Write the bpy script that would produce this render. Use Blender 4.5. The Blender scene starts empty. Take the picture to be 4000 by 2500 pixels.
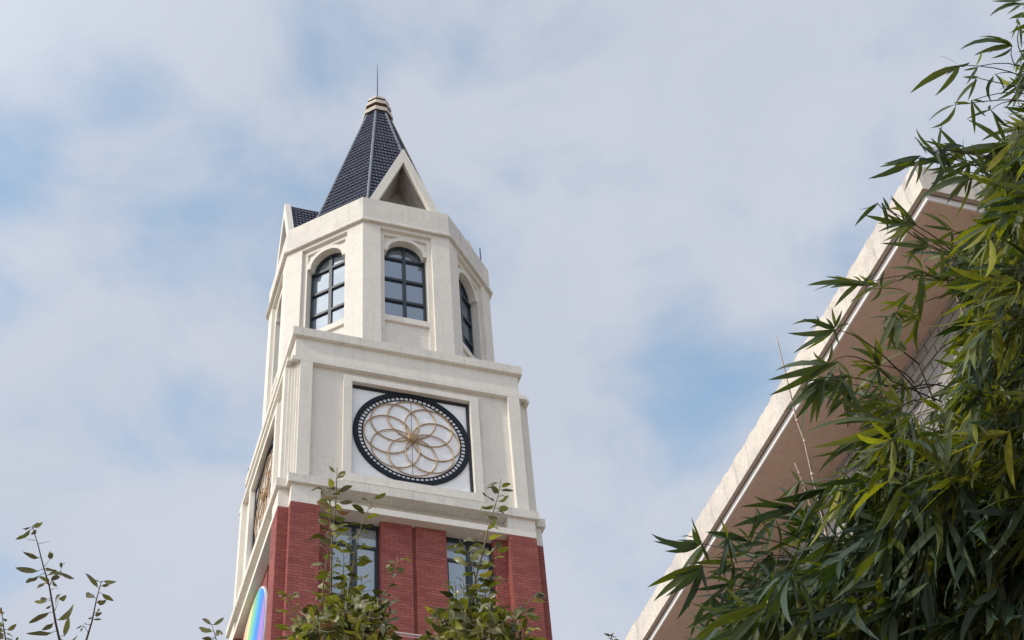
import bpy, math, random
import numpy as np
from mathutils import Vector, Matrix, geometry

R_ = math.radians
scene = bpy.context.scene

# ------------------------------------------------------------------ camera
FPX, PITCH, ROLL = 6257.2, R_(46.442), R_(-5.42)
_f = Vector((0, math.cos(PITCH), math.sin(PITCH)))
_r0 = Vector((1, 0, 0)); _u0 = _r0.cross(_f)
CR = _r0 * math.cos(ROLL) + _u0 * math.sin(ROLL)
CU = _u0 * math.cos(ROLL) - _r0 * math.sin(ROLL)
CF = _f
camd = bpy.data.cameras.new("camera")
camd.sensor_fit = 'HORIZONTAL'; camd.sensor_width = 36.0
camd.lens = FPX / 4000 * 36
camd.clip_start = 0.05; camd.clip_end = 5000
cam = bpy.data.objects.new("camera", camd)
scene.collection.objects.link(cam)
m = Matrix((CR, CU, -CF)).transposed().to_4x4()
cam.matrix_world = m
scene.camera = cam

def W(px, py, d):
    """world point d metres ahead of the eye along a line of sight"""
    return (CF + CR * ((px - 2000) / FPX) - CU * ((py - 1250) / FPX)) * d

# ------------------------------------------------------------------ tower frame
AZ = R_(21.784)
TC = Vector((-5.021, 41.553, 0))
EU = Vector((math.cos(AZ), math.sin(AZ), 0)); EV = Vector((-math.sin(AZ), math.cos(AZ), 0))
GZ = -1.6

# ------------------------------------------------------------------ sun and sky
SUNV = (EU * -.85 + EV * -.13 + Vector((0, 0, .575))).normalized()
sd = bpy.data.lights.new("sun", 'SUN'); sd.energy = 2.05; sd.angle = R_(0.6); sd.color = (1, .92, .80)
so = bpy.data.objects.new("sun", sd); scene.collection.objects.link(so)
so.rotation_euler = (-SUNV).to_track_quat('-Z', 'Y').to_euler()
so.location = (-20, -10, 60)

world = bpy.data.worlds.new("World"); scene.world = world; world.use_nodes = True
nt = world.node_tree; nt.nodes.clear()
def N(t, typ, **kw):
    n = t.nodes.new(typ)
    for k, v in kw.items(): setattr(n, k, v)
    return n
def mth(t, op, a, b=None, c=None, clamp=False):
    n = t.nodes.new('ShaderNodeMath'); n.operation = op; n.use_clamp = clamp
    for i, x in enumerate((a, b, c)):
        if x is None: continue
        if isinstance(x, (int, float)): n.inputs[i].default_value = x
        else: t.links.new(x, n.inputs[i])
    return n.outputs[0]
wo = N(nt, 'ShaderNodeOutputWorld'); bg = N(nt, 'ShaderNodeBackground'); bg.inputs[1].default_value = 0.1
sky = N(nt, 'ShaderNodeTexSky', sky_type='NISHITA'); sky.sun_disc = False
sky.sun_elevation = math.asin(SUNV.z); sky.sun_rotation = math.atan2(SUNV.x, SUNV.y)
sky.air_density = 1.0; sky.dust_density = 2.0; sky.ozone_density = 1.5
tc = N(nt, 'ShaderNodeTexCoord')
def noise(t, vec, scale, detail, rough, off=(0, 0, 0), dist=0.0, sc=(1, 1, 1)):
    mp = N(t, 'ShaderNodeMapping'); mp.inputs['Location'].default_value = off; mp.inputs['Scale'].default_value = sc
    t.links.new(vec, mp.inputs[0])
    n = N(t, 'ShaderNodeTexNoise'); n.inputs['Scale'].default_value = scale
    n.inputs['Detail'].default_value = detail; n.inputs['Roughness'].default_value = rough
    n.inputs['Distortion'].default_value = dist
    t.links.new(mp.outputs[0], n.inputs['Vector']); return n.outputs['Fac']
wv = tc.outputs['Generated']
n1 = noise(nt, wv, 2.6, 8, .52, (3.1, 1.7, .4), .35)
n2 = noise(nt, wv, 9.0, 7, .55, (7.3, .2, 5.1), .4, (1, 1, 1.6))
def blob(px, py, rad, soft, wgt):
    d = W(px, py, 1).normalized()
    dp = N(nt, 'ShaderNodeVectorMath', operation='DOT_PRODUCT'); nt.links.new(wv, dp.inputs[0]); dp.inputs[1].default_value = d
    ang = mth(nt, 'ARCCOSINE', dp.outputs['Value'])
    t = N(nt, 'ShaderNodeMapRange', interpolation_type='SMOOTHSTEP'); nt.links.new(ang, t.inputs['Value'])
    t.inputs['From Min'].default_value = R_(max(rad - soft, 0)); t.inputs['From Max'].default_value = R_(rad + soft)
    t.inputs['To Min'].default_value = wgt; t.inputs['To Max'].default_value = 0
    return t.outputs[0]
clear = mth(nt, 'ADD', mth(nt, 'MULTIPLY', mth(nt, 'SUBTRACT', n1, .5), 1.5), mth(nt, 'MULTIPLY', mth(nt, 'SUBTRACT', n2, .5), 1.8))
for b in [(2750, 1480, 1.4, 3.0, .52), (2620, 1800, .8, 2.4, .34), (2450, 2250, .8, 2.4, .26), (-20, 700, 1.2, 2.2, .55), (560, 400, .8, 2.0, .36), (850, 500, .5, 1.6, .34), (60, 1180, .5, 1.5, .25), (1180, 300, .5, 1.6, .12), (1330, 820, 1.0, 2.6, .18), (-150, 1150, 1.5, 2.5, .35),
          (0, 2320, .8, 1.6, .34), (3300, 1050, 1.0, 3.0, .22), (1150, 1800, 1.0, 3.0, .04), (3300, -100, 5, 7, -.12), (1150, 2100, 3, 4, -.12), (400, 1350, 1.0, 2.5, -.20), (1900, 700, 2.2, 3, -.06)]:
    clear = mth(nt, 'ADD', clear, blob(*b))
cf = N(nt, 'ShaderNodeMapRange', interpolation_type='SMOOTHSTEP'); nt.links.new(clear, cf.inputs['Value'])
cf.inputs['From Min'].default_value = -.15; cf.inputs['From Max'].default_value = .75; cf.inputs['To Max'].default_value = .92
# cloud brightness: soft lit and grey parts, brighter towards the sun
n3 = noise(nt, wv, 4.2, 6, .5, (1.3, 9.1, 2.2), .3)
cl = N(nt, 'ShaderNodeMix', data_type='RGBA'); nt.links.new(n3, cl.inputs['Factor'])
cl.inputs['A'].default_value = (4.0, 4.45, 5.3, 1); cl.inputs['B'].default_value = (5.35, 5.6, 6.3, 1)
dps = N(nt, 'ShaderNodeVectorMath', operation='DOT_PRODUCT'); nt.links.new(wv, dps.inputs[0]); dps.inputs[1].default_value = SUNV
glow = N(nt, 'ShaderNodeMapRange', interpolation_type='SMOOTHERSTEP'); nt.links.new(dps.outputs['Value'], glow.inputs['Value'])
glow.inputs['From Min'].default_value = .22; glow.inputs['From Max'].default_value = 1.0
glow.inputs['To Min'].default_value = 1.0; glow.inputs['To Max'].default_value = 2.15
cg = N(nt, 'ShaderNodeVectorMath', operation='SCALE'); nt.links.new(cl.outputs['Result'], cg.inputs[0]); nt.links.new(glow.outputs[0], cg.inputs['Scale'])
skb = N(nt, 'ShaderNodeVectorMath', operation='MULTIPLY'); nt.links.new(sky.outputs[0], skb.inputs[0]); skb.inputs[1].default_value = (2.9, 2.86, 2.40)
mx = N(nt, 'ShaderNodeMix', data_type='RGBA'); nt.links.new(cf.outputs[0], mx.inputs['Factor'])
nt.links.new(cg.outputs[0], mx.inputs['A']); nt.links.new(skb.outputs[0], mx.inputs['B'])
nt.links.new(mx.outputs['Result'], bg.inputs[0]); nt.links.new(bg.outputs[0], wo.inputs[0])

scene.view_settings.view_transform = 'Standard'; scene.view_settings.look = 'None'
scene.view_settings.exposure = 0.3; scene.view_settings.gamma = 1.0
scene.render.resolution_x = 1024; scene.render.resolution_y = 640
scene.cycles.max_bounces = 8; scene.cycles.transparent_max_bounces = 12
scene.cycles.use_denoising = True

# ------------------------------------------------------------------ materials
def new_mat(name):
    mt = bpy.data.materials.new(name); mt.use_nodes = True
    t = mt.node_tree; p = t.nodes['Principled BSDF']
    return mt, t, p
def ramp(t, fac, stops):
    r = N(t, 'ShaderNodeValToRGB'); t.links.new(fac, r.inputs[0])
    e = r.color_ramp.elements
    while len(e) < len(stops): e.new(.5)
    for i, (p, c) in enumerate(stops): e[i].position = p; e[i].color = (*c, 1)
    return r.outputs[0]
def mixc(t, fac, a, b, typ='MIX'):
    n = N(t, 'ShaderNodeMix', data_type='RGBA', blend_type=typ)
    for k, x in (('Factor', fac), ('A', a), ('B', b)):
        if isinstance(x, (int, float)): n.inputs[k].default_value = x
        elif isinstance(x, tuple): n.inputs[k].default_value = (*x, 1)
        else: t.links.new(x, n.inputs[k])
    return n.outputs['Result']
def bump(t, p, h, strength, dist):
    b = N(t, 'ShaderNodeBump'); b.inputs['Strength'].default_value = strength; b.inputs['Distance'].default_value = dist
    t.links.new(h, b.inputs['Height']); t.links.new(b.outputs[0], p.inputs['Normal'])

def stucco(name, base, speck=.10, streak=.12, rough=.85):
    mt, t, p = new_mat(name)
    tcn = N(t, 'ShaderNodeTexCoord'); o = tcn.outputs['Object']
    a = noise(t, o, 22, 4, .7); b = noise(t, o, .9, 5, .6, (4, 2, 1), .5)
    s = noise(t, o, 5.0, 5, .65, (2, 8, 3), .2, (1, 1, .10))
    crk = noise(t, o, 2.2, 8, .75, (9, 3, 3), 1.2)
    c = mixc(t, 1.0, base, ramp(t, a, [(.3, (1 - speck,) * 3), (.7, (1 + speck * .4,) * 3)]), 'MULTIPLY')
    c = mixc(t, 1.0, c, ramp(t, b, [(.3, (1 - streak, 1 - streak, 1 - streak * .8)), (.65, (1, 1, 1))]), 'MULTIPLY')
    c = mixc(t, 1.0, c, ramp(t, s, [(.25, (1 - streak * 1.6, 1 - streak * 1.5, 1 - streak * 1.4)), (.48, (1, 1, 1))]), 'MULTIPLY')
    c = mixc(t, 1.0, c, ramp(t, crk, [(.485, (1, 1, 1)), (.5, (1 - streak * 1.2,) * 3), (.515, (1, 1, 1))]), 'MULTIPLY')
    t.links.new(c, p.inputs['Base Color']); p.inputs['Roughness'].default_value = rough
    p.inputs['Specular IOR Level'].default_value = .25
    bump(t, p, mth(t, 'ADD', a, mth(t, 'MULTIPLY', b, .5)), .5, .012)
    return mt
M = {}
M['stucco'] = stucco('cream_stucco', (.81, .775, .695), .16, .08)
M['stucco_edge'] = stucco('weathered_cornice_stucco', (.78, .745, .665), .16, .15)
M['eave_face'] = stucco('white_eave_paint', (.71, .655, .575), .08, .26)
M['soffit'] = stucco('pink_brown_soffit', (.63, .485, .405), .10, .10)
M['soffit_edge'] = stucco('taupe_eave_edge', (.42, .355, .31), .08, .06)

def brick(name, c1, c2, mortar, w, h, ms, bs=.5, off=.5, dist=.012):
    mt, t, p = new_mat(name)
    uv = N(t, 'ShaderNodeUVMap'); uv.uv_map = 'UVMap'
    wob = N(t, 'ShaderNodeTexCoord')
    nn = noise(t, wob.outputs['Object'], 3.5, 3, .6)
    add = N(t, 'ShaderNodeVectorMath', operation='ADD'); t.links.new(uv.outputs[0], add.inputs[0])
    cmb = N(t, 'ShaderNodeCombineXYZ'); t.links.new(mth(t, 'MULTIPLY', nn, .03), cmb.inputs[1]); t.links.new(cmb.outputs[0], add.inputs[1])
    bt = N(t, 'ShaderNodeTexBrick'); t.links.new(add.outputs[0], bt.inputs['Vector'])
    bt.offset = off; bt.inputs['Color1'].default_value = (*c1, 1); bt.inputs['Color2'].default_value = (*c2, 1)
    bt.inputs['Mortar'].default_value = (*mortar, 1); bt.inputs['Scale'].default_value = 1
    bt.inputs['Mortar Size'].default_value = ms; bt.inputs['Mortar Smooth'].default_value = .3
    bt.inputs['Brick Width'].default_value = w; bt.inputs['Row Height'].default_value = h
    a = noise(t, wob.outputs['Object'], 30, 4, .7); b = noise(t, wob.outputs['Object'], 1.3, 5, .6, (3, 3, 3), .4)
    c = mixc(t, 1.0, bt.outputs['Color'], ramp(t, a, [(.3, (.82,) * 3), (.7, (1.08,) * 3)]), 'MULTIPLY')
    c = mixc(t, 1.0, c, ramp(t, b, [(.3, (.82, .80, .80)), (.65, (1.04,) * 3)]), 'MULTIPLY')
    t.links.new(c, p.inputs['Base Color']); p.inputs['Roughness'].default_value = .8
    p.inputs['Specular IOR Level'].default_value = .25
    hgt = mth(t, 'SUBTRACT', mth(t, 'MULTIPLY', a, .35), bt.outputs['Fac'])
    bump(t, p, hgt, bs, dist)
    return mt
M['brick'] = brick('red_brick', (.365, .115, .093), (.275, .080, .070), (.19, .062, .055), .31, .105, .009, .8)
M['walltile'] = brick('grey_wall_tile', (.36, .35, .33), (.31, .30, .29), (.08, .08, .09), .42, .20, .012, .6, .5)
M['pinktile'] = brick('pink_wall_tile', (.56, .30, .25), (.50, .27, .23), (.30, .20, .17), .30, .10, .010, .5, .5)

def simple(name, col, rough=.5, metal=0.0, spec=.5, nz=.12, ns=12, bs=0.0):
    mt, t, p = new_mat(name)
    tcn = N(t, 'ShaderNodeTexCoord'); a = noise(t, tcn.outputs['Object'], ns, 5, .6)
    c = mixc(t, 1.0, col, ramp(t, a, [(.3, (1 - nz,) * 3), (.7, (1 + nz * .5,) * 3)]), 'MULTIPLY')
    t.links.new(c, p.inputs['Base Color'])
    t.links.new(mth(t, 'ADD', mth(t, 'MULTIPLY', a, .2), rough - .1), p.inputs['Roughness'])
    p.inputs['Metallic'].default_value = metal; p.inputs['Specular IOR Level'].default_value = spec
    if bs: bump(t, p, a, bs, .01)
    return mt
M['tile'] = simple('glazed_blue_roof_tile', (.068, .078, .118), .5, 0, .4, .7, 7.5, .1)
M['hip'] = simple('grey_blue_hip_tile', (.16, .18, .215), .5, 0, .5, .3, 4)
M['hip_worn'] = simple('worn_mortar_hip', (.36, .31, .27), .8, 0, .3, .45, 6)
M['capstone'] = simple('weathered_cap_plaster', (.60, .56, .49), .85, 0, .2, .35, 3.5, .3)
M['capgroove'] = simple('dark_brown_groove', (.15, .09, .075), .8, 0, .2, .4, 5)  # dark brown on the cap's band undersides and core
M['steel'] = simple('painted_dark_steel', (.010, .015, .024), .6, .0, .2, .2)
M['recess_shade'] = stucco('shade_darkened_plaster', (.36, .325, .285), .12, .2)  # plaster colour darkened to stand for the shade inside the dormer recesses
M['winframe'] = simple('dark_green_window_frame', (.010, .022, .030), .35, 0, .6, .2)
M['gold'] = simple('aged_brass', (.44, .30, .165), .45, .3, .5, .35, 9)
M['panel'] = simple('white_glass_panel', (.86, .87, .88), .22, 0, .5, .05, 2)
M['rod'] = simple('blue_grey_steel_rod', (.06, .08, .14), .4, .3)
M['rail'] = simple('pale_painted_rail', (.62, .52, .50), .5)
M['concrete'] = simple('pale_concrete', (.36, .34, .31), .9, 0, .2, .2, 3)
M['paving'] = brick('plaza_paving', (.36, .29, .22), (.32, .255, .20), (.18, .15, .12), .6, .6, .012, .3, 0)
M['whitestrip'] = simple('white_drip_strip', (.80, .80, .80), .5, 0, .4, .05)
M['gap'] = simple('near_black_gap', (.010, .013, .02), .6)  # near-black strips stand for the gap round the panel; also belfry core

def glass(name, dark, tint, refl, rough=.03):
    mt, t, p = new_mat(name)
    p.inputs['Base Color'].default_value = (*dark, 1); p.inputs['Roughness'].default_value = .3
    g = N(t, 'ShaderNodeBsdfGlossy'); g.inputs['Color'].default_value = (*tint, 1); g.inputs['Roughness'].default_value = rough
    tcn = N(t, 'ShaderNodeTexCoord'); a = noise(t, tcn.outputs['Object'], 1.1, 2, .5)
    b = N(t, 'ShaderNodeBump'); b.inputs['Strength'].default_value = .12; b.inputs['Distance'].default_value = .04
    t.links.new(a, b.inputs['Height']); t.links.new(b.outputs[0], g.inputs['Normal'])
    mxs = N(t, 'ShaderNodeMixShader'); mxs.inputs[0].default_value = refl
    t.links.new(p.outputs[0], mxs.inputs[1]); t.links.new(g.outputs[0], mxs.inputs[2])
    t.links.new(mxs.outputs[0], t.nodes['Material Output'].inputs[0])
    return mt
M['glass'] = glass('tinted_reflective_glass', (.045, .065, .10), (.66, .76, .86), .36)
M['glass_pale'] = glass('pale_curtained_glass', (.22, .26, .28), (.80, .92, 1.0), .24)

def leafmat(name, cols, under, trans=.38, rough=.42):
    mt, t, p = new_mat(name)
    at = N(t, 'ShaderNodeAttribute'); at.attribute_name = 'tint'
    c = ramp(t, at.outputs['Fac'], cols)
    tcn = N(t, 'ShaderNodeTexCoord'); a = noise(t, tcn.outputs['Object'], 45, 3, .6)
    c = mixc(t, 1.0, c, ramp(t, a, [(.3, (.78,) * 3), (.7, (1.12,) * 3)]), 'MULTIPLY')
    geo = N(t, 'ShaderNodeNewGeometry')
    c2 = mixc(t, geo.outputs['Backfacing'], c, mixc(t, .6, c, under))
    t.links.new(c2, p.inputs['Base Color']); p.inputs['Roughness'].default_value = rough
    p.inputs['Specular IOR Level'].default_value = .28
    tr = N(t, 'ShaderNodeBsdfTranslucent')
    tcx = mixc(t, 1.0, c, (1.5, 1.6, .55), 'MULTIPLY'); t.links.new(tcx, tr.inputs[0])
    mxs = N(t, 'ShaderNodeMixShader'); mxs.inputs[0].default_value = trans
    t.links.new(p.outputs[0], mxs.inputs[1]); t.links.new(tr.outputs[0], mxs.inputs[2])
    t.links.new(mxs.outputs[0], t.nodes['Material Output'].inputs[0])
    return mt
M['bleaf'] = leafmat('bamboo_leaf', [(0, (.019, .036, .013)), (.33, (.052, .076, .013)), (.60, (.100, .118, .012)), (.90, (.20, .205, .018)), (.97, (.30, .30, .03)), (1, (.36, .33, .16))], (.075, .115, .09), .36, .46)
M['sleaf'] = leafmat('shrub_leaf', [(0, (.030, .038, .012)), (.30, (.082, .092, .020)), (.55, (.17, .18, .030)), (.80, (.29, .29, .05)), (.92, (.40, .34, .05)), (.96, (.30, .22, .12)), (1, (.24, .12, .07))], (.30, .29, .19), .30, .30)  # paler stops also carry lit-leaf highlights as colour
M['culm'] = simple('green_bamboo_culm', (.10, .12, .04), .4, 0, .5, .3, 20)
M['paleculm'] = simple('dry_pale_bamboo_culm', (.80, .66, .52), .55, 0, .4, .3, 30)
M['twig'] = simple('brown_twig_bark', (.085, .07, .045), .8, 0, .3, .35, 40)
M['shoot'] = simple('young_shoot_bark', (.30, .25, .16), .7, 0, .3, .4, 60)

# ------------------------------------------------------------------ mesh helpers
class MB:
    def __init__(s): s.v = []; s.f = []; s.mi = []
    def add(s, vs, fs, mi=0):
        o = len(s.v); s.v += [tuple(x) for x in vs]
        for f in fs: s.f.append([o + i for i in f]); s.mi.append(mi)
        return s
    def box(s, x0, x1, y0, y1, z0, z1, mi=0, T=None):
        vs = [(x, y, z) for z in (z0, z1) for y in (y0, y1) for x in (x0, x1)]
        if T: vs = [T(*q) for q in vs]
        s.add(vs, [(0, 2, 3, 1), (4, 5, 7, 6), (0, 1, 5, 4), (2, 6, 7, 3), (0, 4, 6, 2), (1, 3, 7, 5)], mi); return s
    def prism(s, poly, z0, z1, mi=0, T=None):
        """poly: xy loop (may be concave), z range"""
        n = len(poly); tri = geometry.tessellate_polygon([[Vector((x, y, 0)) for x, y in poly]])
        vs = [(x, y, z0) for x, y in poly] + [(x, y, z1) for x, y in poly]
        if T: vs = [T(*q) for q in vs]
        fs = [tuple(t) for t in tri] + [tuple(n + i for i in t) for t in tri]
        fs += [(i, (i + 1) % n, n + (i + 1) % n, n + i) for i in range(n)]
        s.add(vs, fs, mi); return s
    def plate(s, loops, n0, n1, T, mi=0):
        """loops of (s,z), first outer then holes; slab between outward distances n0<n1"""
        allp = [p for l in loops for p in l]; n = len(allp)
        tri = geometry.tessellate_polygon([[Vector((a, b, 0)) for a, b in l] for l in loops])
        vs = [T(a, -n1, b) for a, b in allp] + [T(a, -n0, b) for a, b in allp]
        fs = [tuple(t) for t in tri] + [tuple(n + i for i in t) for t in tri]
        o = 0
        for l in loops:
            k = len(l)
            fs += [(o + i, o + (i + 1) % k, n + o + (i + 1) % k, n + o + i) for i in range(k)]
            o += k
        s.add(vs, fs, mi); return s
    def tube(s, pts, r, seg=6, mi=0, closed=False):
        pts = [Vector(p) for p in pts]; n = len(pts)
        rs = r if isinstance(r, (list, tuple)) else [r] * n
        vs = []
        up = Vector((0.13, 0.21, 1)).normalized()
        for i, p in enumerate(pts):
            if closed: t = pts[(i + 1) % n] - pts[i - 1]
            else: t = pts[min(i + 1, n - 1)] - pts[max(i - 1, 0)]
            t.normalize()
            a = t.cross(up)
            if a.length < .05: a = t.cross(Vector((1, 0, 0)))
            a.normalize(); b = t.cross(a)
            for k in range(seg):
                th = 2 * math.pi * k / seg
                vs.append(p + (a * math.cos(th) + b * math.sin(th)) * rs[i])
        fs = []
        for i in range(n if closed else n - 1):
            j = (i + 1) % n
            for k in range(seg):
                fs.append((i * seg + k, i * seg + (k + 1) % seg, j * seg + (k + 1) % seg, j * seg + k))
        if not closed:
            fs.append(tuple(range(seg))); fs.append(tuple((n - 1) * seg + k for k in range(seg)))
        s.add(vs, fs, mi); return s
    def lathe(s, prof, seg, T=None, mi=0, ph=0.0):
        """prof: (radius, z) list"""
        vs = []
        for r, z in prof:
            for k in range(seg):
                a = ph + 2 * math.pi * k / seg; vs.append((r * math.cos(a), r * math.sin(a), z))
        if T: vs = [T(*q) for q in vs]
        fs = []
        for i in range(len(prof) - 1):
            for k in range(seg):
                fs.append((i * seg + k, i * seg + (k + 1) % seg, (i + 1) * seg + (k + 1) % seg, (i + 1) * seg + k))
        fs.append(tuple(range(seg))); fs.append(tuple((len(prof) - 1) * seg + k for k in range(seg)))
        s.add(vs, fs, mi); return s
    def build(s, name, mats, parent=None, smooth=False, uv=True, bevel=0.0):
        me = bpy.data.meshes.new(name); me.from_pydata(s.v, [], s.f)
        if not isinstance(mats, (list, tuple)): mats = [mats]
        for mm in mats: me.materials.append(mm)
        me.polygons.foreach_set('material_index', s.mi)
        import bmesh
        bm = bmesh.new(); bm.from_mesh(me); bmesh.ops.recalc_face_normals(bm, faces=bm.faces)
        if bevel:
            bmesh.ops.remove_doubles(bm, verts=bm.verts, dist=1e-5)
            ed = [e for e in bm.edges if len(e.link_faces) == 2 and e.calc_face_angle(0) > .5]
            bmesh.ops.bevel(bm, geom=ed, offset=bevel, segments=2, affect='EDGES', clamp_overlap=True)
        bm.to_mesh(me); bm.free()
        if uv:
            l = me.uv_layers.new(name='UVMap')
            for p in me.polygons:
                nx, ny, nz = p.normal
                for li in p.loop_indices:
                    x, y, z = me.vertices[me.loops[li].vertex_index].co
                    if abs(nz) > .8: l.data[li].uv = (x, y)
                    elif abs(nx) > abs(ny): l.data[li].uv = (y, z)
                    else: l.data[li].uv = (x, z)
        if smooth: me.shade_smooth()
        o = bpy.data.objects.new(name, me); scene.collection.objects.link(o)
        if parent: o.parent = parent
        return o
def tag(o, label=None, cat=None, group=None, kind=None):
    if label: o['label'] = label
    if cat: o['category'] = cat
    if group: o['group'] = group
    if kind: o['kind'] = kind
    return o
def empty(name, loc=(0, 0, 0), rz=0.0, parent=None):
    o = bpy.data.objects.new(name, None); scene.collection.objects.link(o)
    o.location = loc; o.rotation_euler = (0, 0, rz); o.empty_display_size = .3
    if parent: o.parent = parent
    return o
def dup(o, rz, parent):
    """copy of a part and its sub-parts, turned about the tower axis"""
    c = o.copy(); scene.collection.objects.link(c); c.parent = parent
    c.rotation_euler = (0, 0, rz)
    for ch in o.children:
        d = ch.copy(); scene.collection.objects.link(d); d.parent = c
    return c
I3 = lambda x, y, z: (x, y, z)
K8 = math.tan(math.pi / 8)
def octa(a): return [(-K8 * a, -a), (K8 * a, -a), (a, -K8 * a), (a, K8 * a), (K8 * a, a), (-K8 * a, a), (-a, K8 * a), (-a, -K8 * a)]
def octlathe(mb, prof, mi=0):
    """prof: (apothem, z) rings of an octagon with flat sides to the axes"""
    mb.lathe([(a / math.cos(math.pi / 8), z) for a, z in prof], 8, None, mi, math.pi / 8); return mb
def cross(wf, wn):
    return [(-wn, -wf), (wn, -wf), (wn, -wn), (wf, -wn), (wf, wn), (wn, wn), (wn, wf), (-wn, wf), (-wn, wn), (-wf, wn), (-wf, -wn), (-wn, -wn)]

# ------------------------------------------------------------------ ground
g = MB(); g.add([(-900, -900, GZ), (900, -900, GZ), (900, 900, GZ), (-900, 900, GZ)], [(0, 1, 2, 3)])
tag(g.build('ground', M['paving']), kind='structure')

# ------------------------------------------------------------------ the tower
tower = empty('clock_tower', (TC.x, TC.y, GZ), AZ)
tag(tower, 'tall cream and red brick tower with blue tiled spire and white rosette panel', 'tower')
TZ = -GZ      # tower meshes are written in eye-level heights and lifted into the empty's frame
def T0(x, y, z): return (x, y, z + TZ)

# brick shaft
b = MB()
b.box(-3.54, 3.54, -3.54, 3.54, GZ, 31.25, 0, T0)
b.build('brick_wall', M['brick'], tower)
def pier_corner():
    b = MB()
    # L-shaped corner pier: front limb, side limb and the set-back corner between
    poly = [(-3.865, -4.187), (-2.963, -4.187), (-2.963, -3.5), (-3.5, -3.5), (-3.5, -2.963), (-4.187, -2.963), (-4.187, -3.865), (-3.865, -3.865)]
    return b.prism(poly, GZ, 31.25 - .002, 0, T0)
cp = pier_corner().build('corner_pier', M['brick'], tower)
def pier_side():
    b = MB()
    b.box(-1.025, -.06, -3.885, -3.5, GZ, 31.248, 0, T0); return b
cpl = pier_side().build('center_pier', M['brick'], tower)
b = MB(); b.box(.06, 1.025, -3.885, -3.5, GZ, 31.248, 0, T0); cpr = b.build('center_pier', M['brick'], tower)
b = MB(); b.box(-.06, .06, -3.80, -3.5, GZ, 31.246, 0, T0); grv = b.build('brick_groove', M['brick'], tower)
b = MB(); b.box(-2.963, -2.56, -3.86, -3.5, GZ, 31.247, 0, T0); b.box(2.56, 2.963, -3.86, -3.5, GZ, 31.247, 0, T0)
sp_ = b.build('inner_pier', M['brick'], tower)
for k in (1, 2, 3):
    for o in (cp, cpl, cpr, grv, sp_): dup(o, k * math.pi / 2, tower)
# rectangular windows, each with frame and panes
def rect_window(sgn, ztop):
    x0, x1 = 1.03, 2.555
    zb = ztop - 2.82
    b = MB(); y0, y1 = -3.62, -3.545; fw = .075
    s = sgn
    def bx(a, c, za, zc, ya=y0, yb=y1, mi=0): b.box(min(a * s, c * s), max(a * s, c * s), ya, yb, za, zc, mi, T0)
    xm = (x0 + x1) / 2; zt = ztop - .86
    bx(x0, x0 + fw, zb, ztop); bx(x1 - fw, x1, zb, ztop)
    bx(x0 + fw, x1 - fw, ztop - .15, ztop); bx(x0 + fw, x1 - fw, zb, zb + .09)
    bx(xm - .06, xm + .06, zb + .09, ztop - .15, y0 - .01)
    bx(x0 + fw, xm - .06, zt - .05, zt + .05); bx(xm + .06, x1 - fw, zt - .05, zt + .05)
    # casement rails in the tall panes
    bx(x0 + fw, x0 + fw + .05, zb + .09, zt - .05, y0 + .02); bx(xm - .11, xm - .06, zb + .09, zt - .05, y0 + .02)
    bx(xm + .06, xm + .11, zb + .09, zt - .05, y0 + .02); bx(x1 - fw - .05, x1 - fw, zb + .09, zt - .05, y0 + .02)
    win = b.build('window', M['winframe'], tower)
    p = MB()
    for a, c in ((x0 + fw, xm - .06), (xm + .06, x1 - fw)):
        for za, zc in ((zb + .09, zt - .05), (zt + .05, ztop - .15)):
            p.box(min(a * s, c * s), max(a * s, c * s), -3.575, -3.57, za, zc, 0, T0)
    p.build('pane', M['glass_pale'], win)
    sb = MB(); sb.box(min((x0) * s, (x1) * s), max(x0 * s, x1 * s), -3.70, -3.545, zb - .10, zb - .002, 0, T0)
    sb.build('sill', M['winframe'], win)
    return win
wins = [rect_window(s, zt) for zt in (31.245, 28.02, 24.8) for s in (-1, 1)]
for o in wins:
    for k in (1, 2, 3): dup(o, k * math.pi / 2, tower)

# white band, recess and lower cornice
b = MB(); b.prism(cross(4.187, 3.865), 31.25, 31.48, 0, T0); b.prism(cross(3.80, 3.78), 31.481, 31.942, 0, T0)
for sx in (-1, 1):
    for sy in (-1, 1):
        poly = [(-3.864, -4.186), (-2.963, -4.186), (-2.963, -3.7), (-3.7, -3.7), (-3.7, -2.963), (-4.186, -2.963), (-4.186, -3.864), (-3.864, -3.864)]
        b.prism([(x * sx, y * sy) for x, y in poly], 31.482, 31.941, 0, T0)
b.build('white_band', M['stucco'], tower)
b = MB(); b.prism(cross(4.291, 3.983), 31.943, 32.263, 0, T0); b.build('lower_cornice', M['stucco_edge'], tower, bevel=.015)

# clock stage
b = MB(); b.box(-3.865, 3.865, -3.865, 3.865, 32.264, 38.578, 0, T0); b.build('upper_wall', M['stucco'], tower)
def tower_side(build, name, mat, **kw):
    o = build().build(name, mat, tower, **kw)
    for k in (1, 2, 3): dup(o, k * math.pi / 2, tower)
    return o
def f():
    b = MB()
    hole = [(-2.0, 32.80), (-2.0, 36.775), (2.0, 36.775), (2.0, 32.80)]
    b.plate([[(-3.33, 32.264), (3.33, 32.264), (3.33, 37.26), (-3.33, 37.26)], hole], 3.866, 3.965, T0); return b
tower_side(f, 'stage_panel', M['stucco'])
def f():
    b = MB(); b.box(-3.736, -3.331, -4.144, -3.866, 32.264, 37.259, 0, T0); b.box(-3.80, -3.737, -4.03, -3.866, 32.264, 37.259, 0, T0); b.box(-3.864, -3.801, -3.94, -3.866, 32.264, 37.259, 0, T0); return b
tower_side(f, 'pilaster', M['stucco'])
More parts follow.
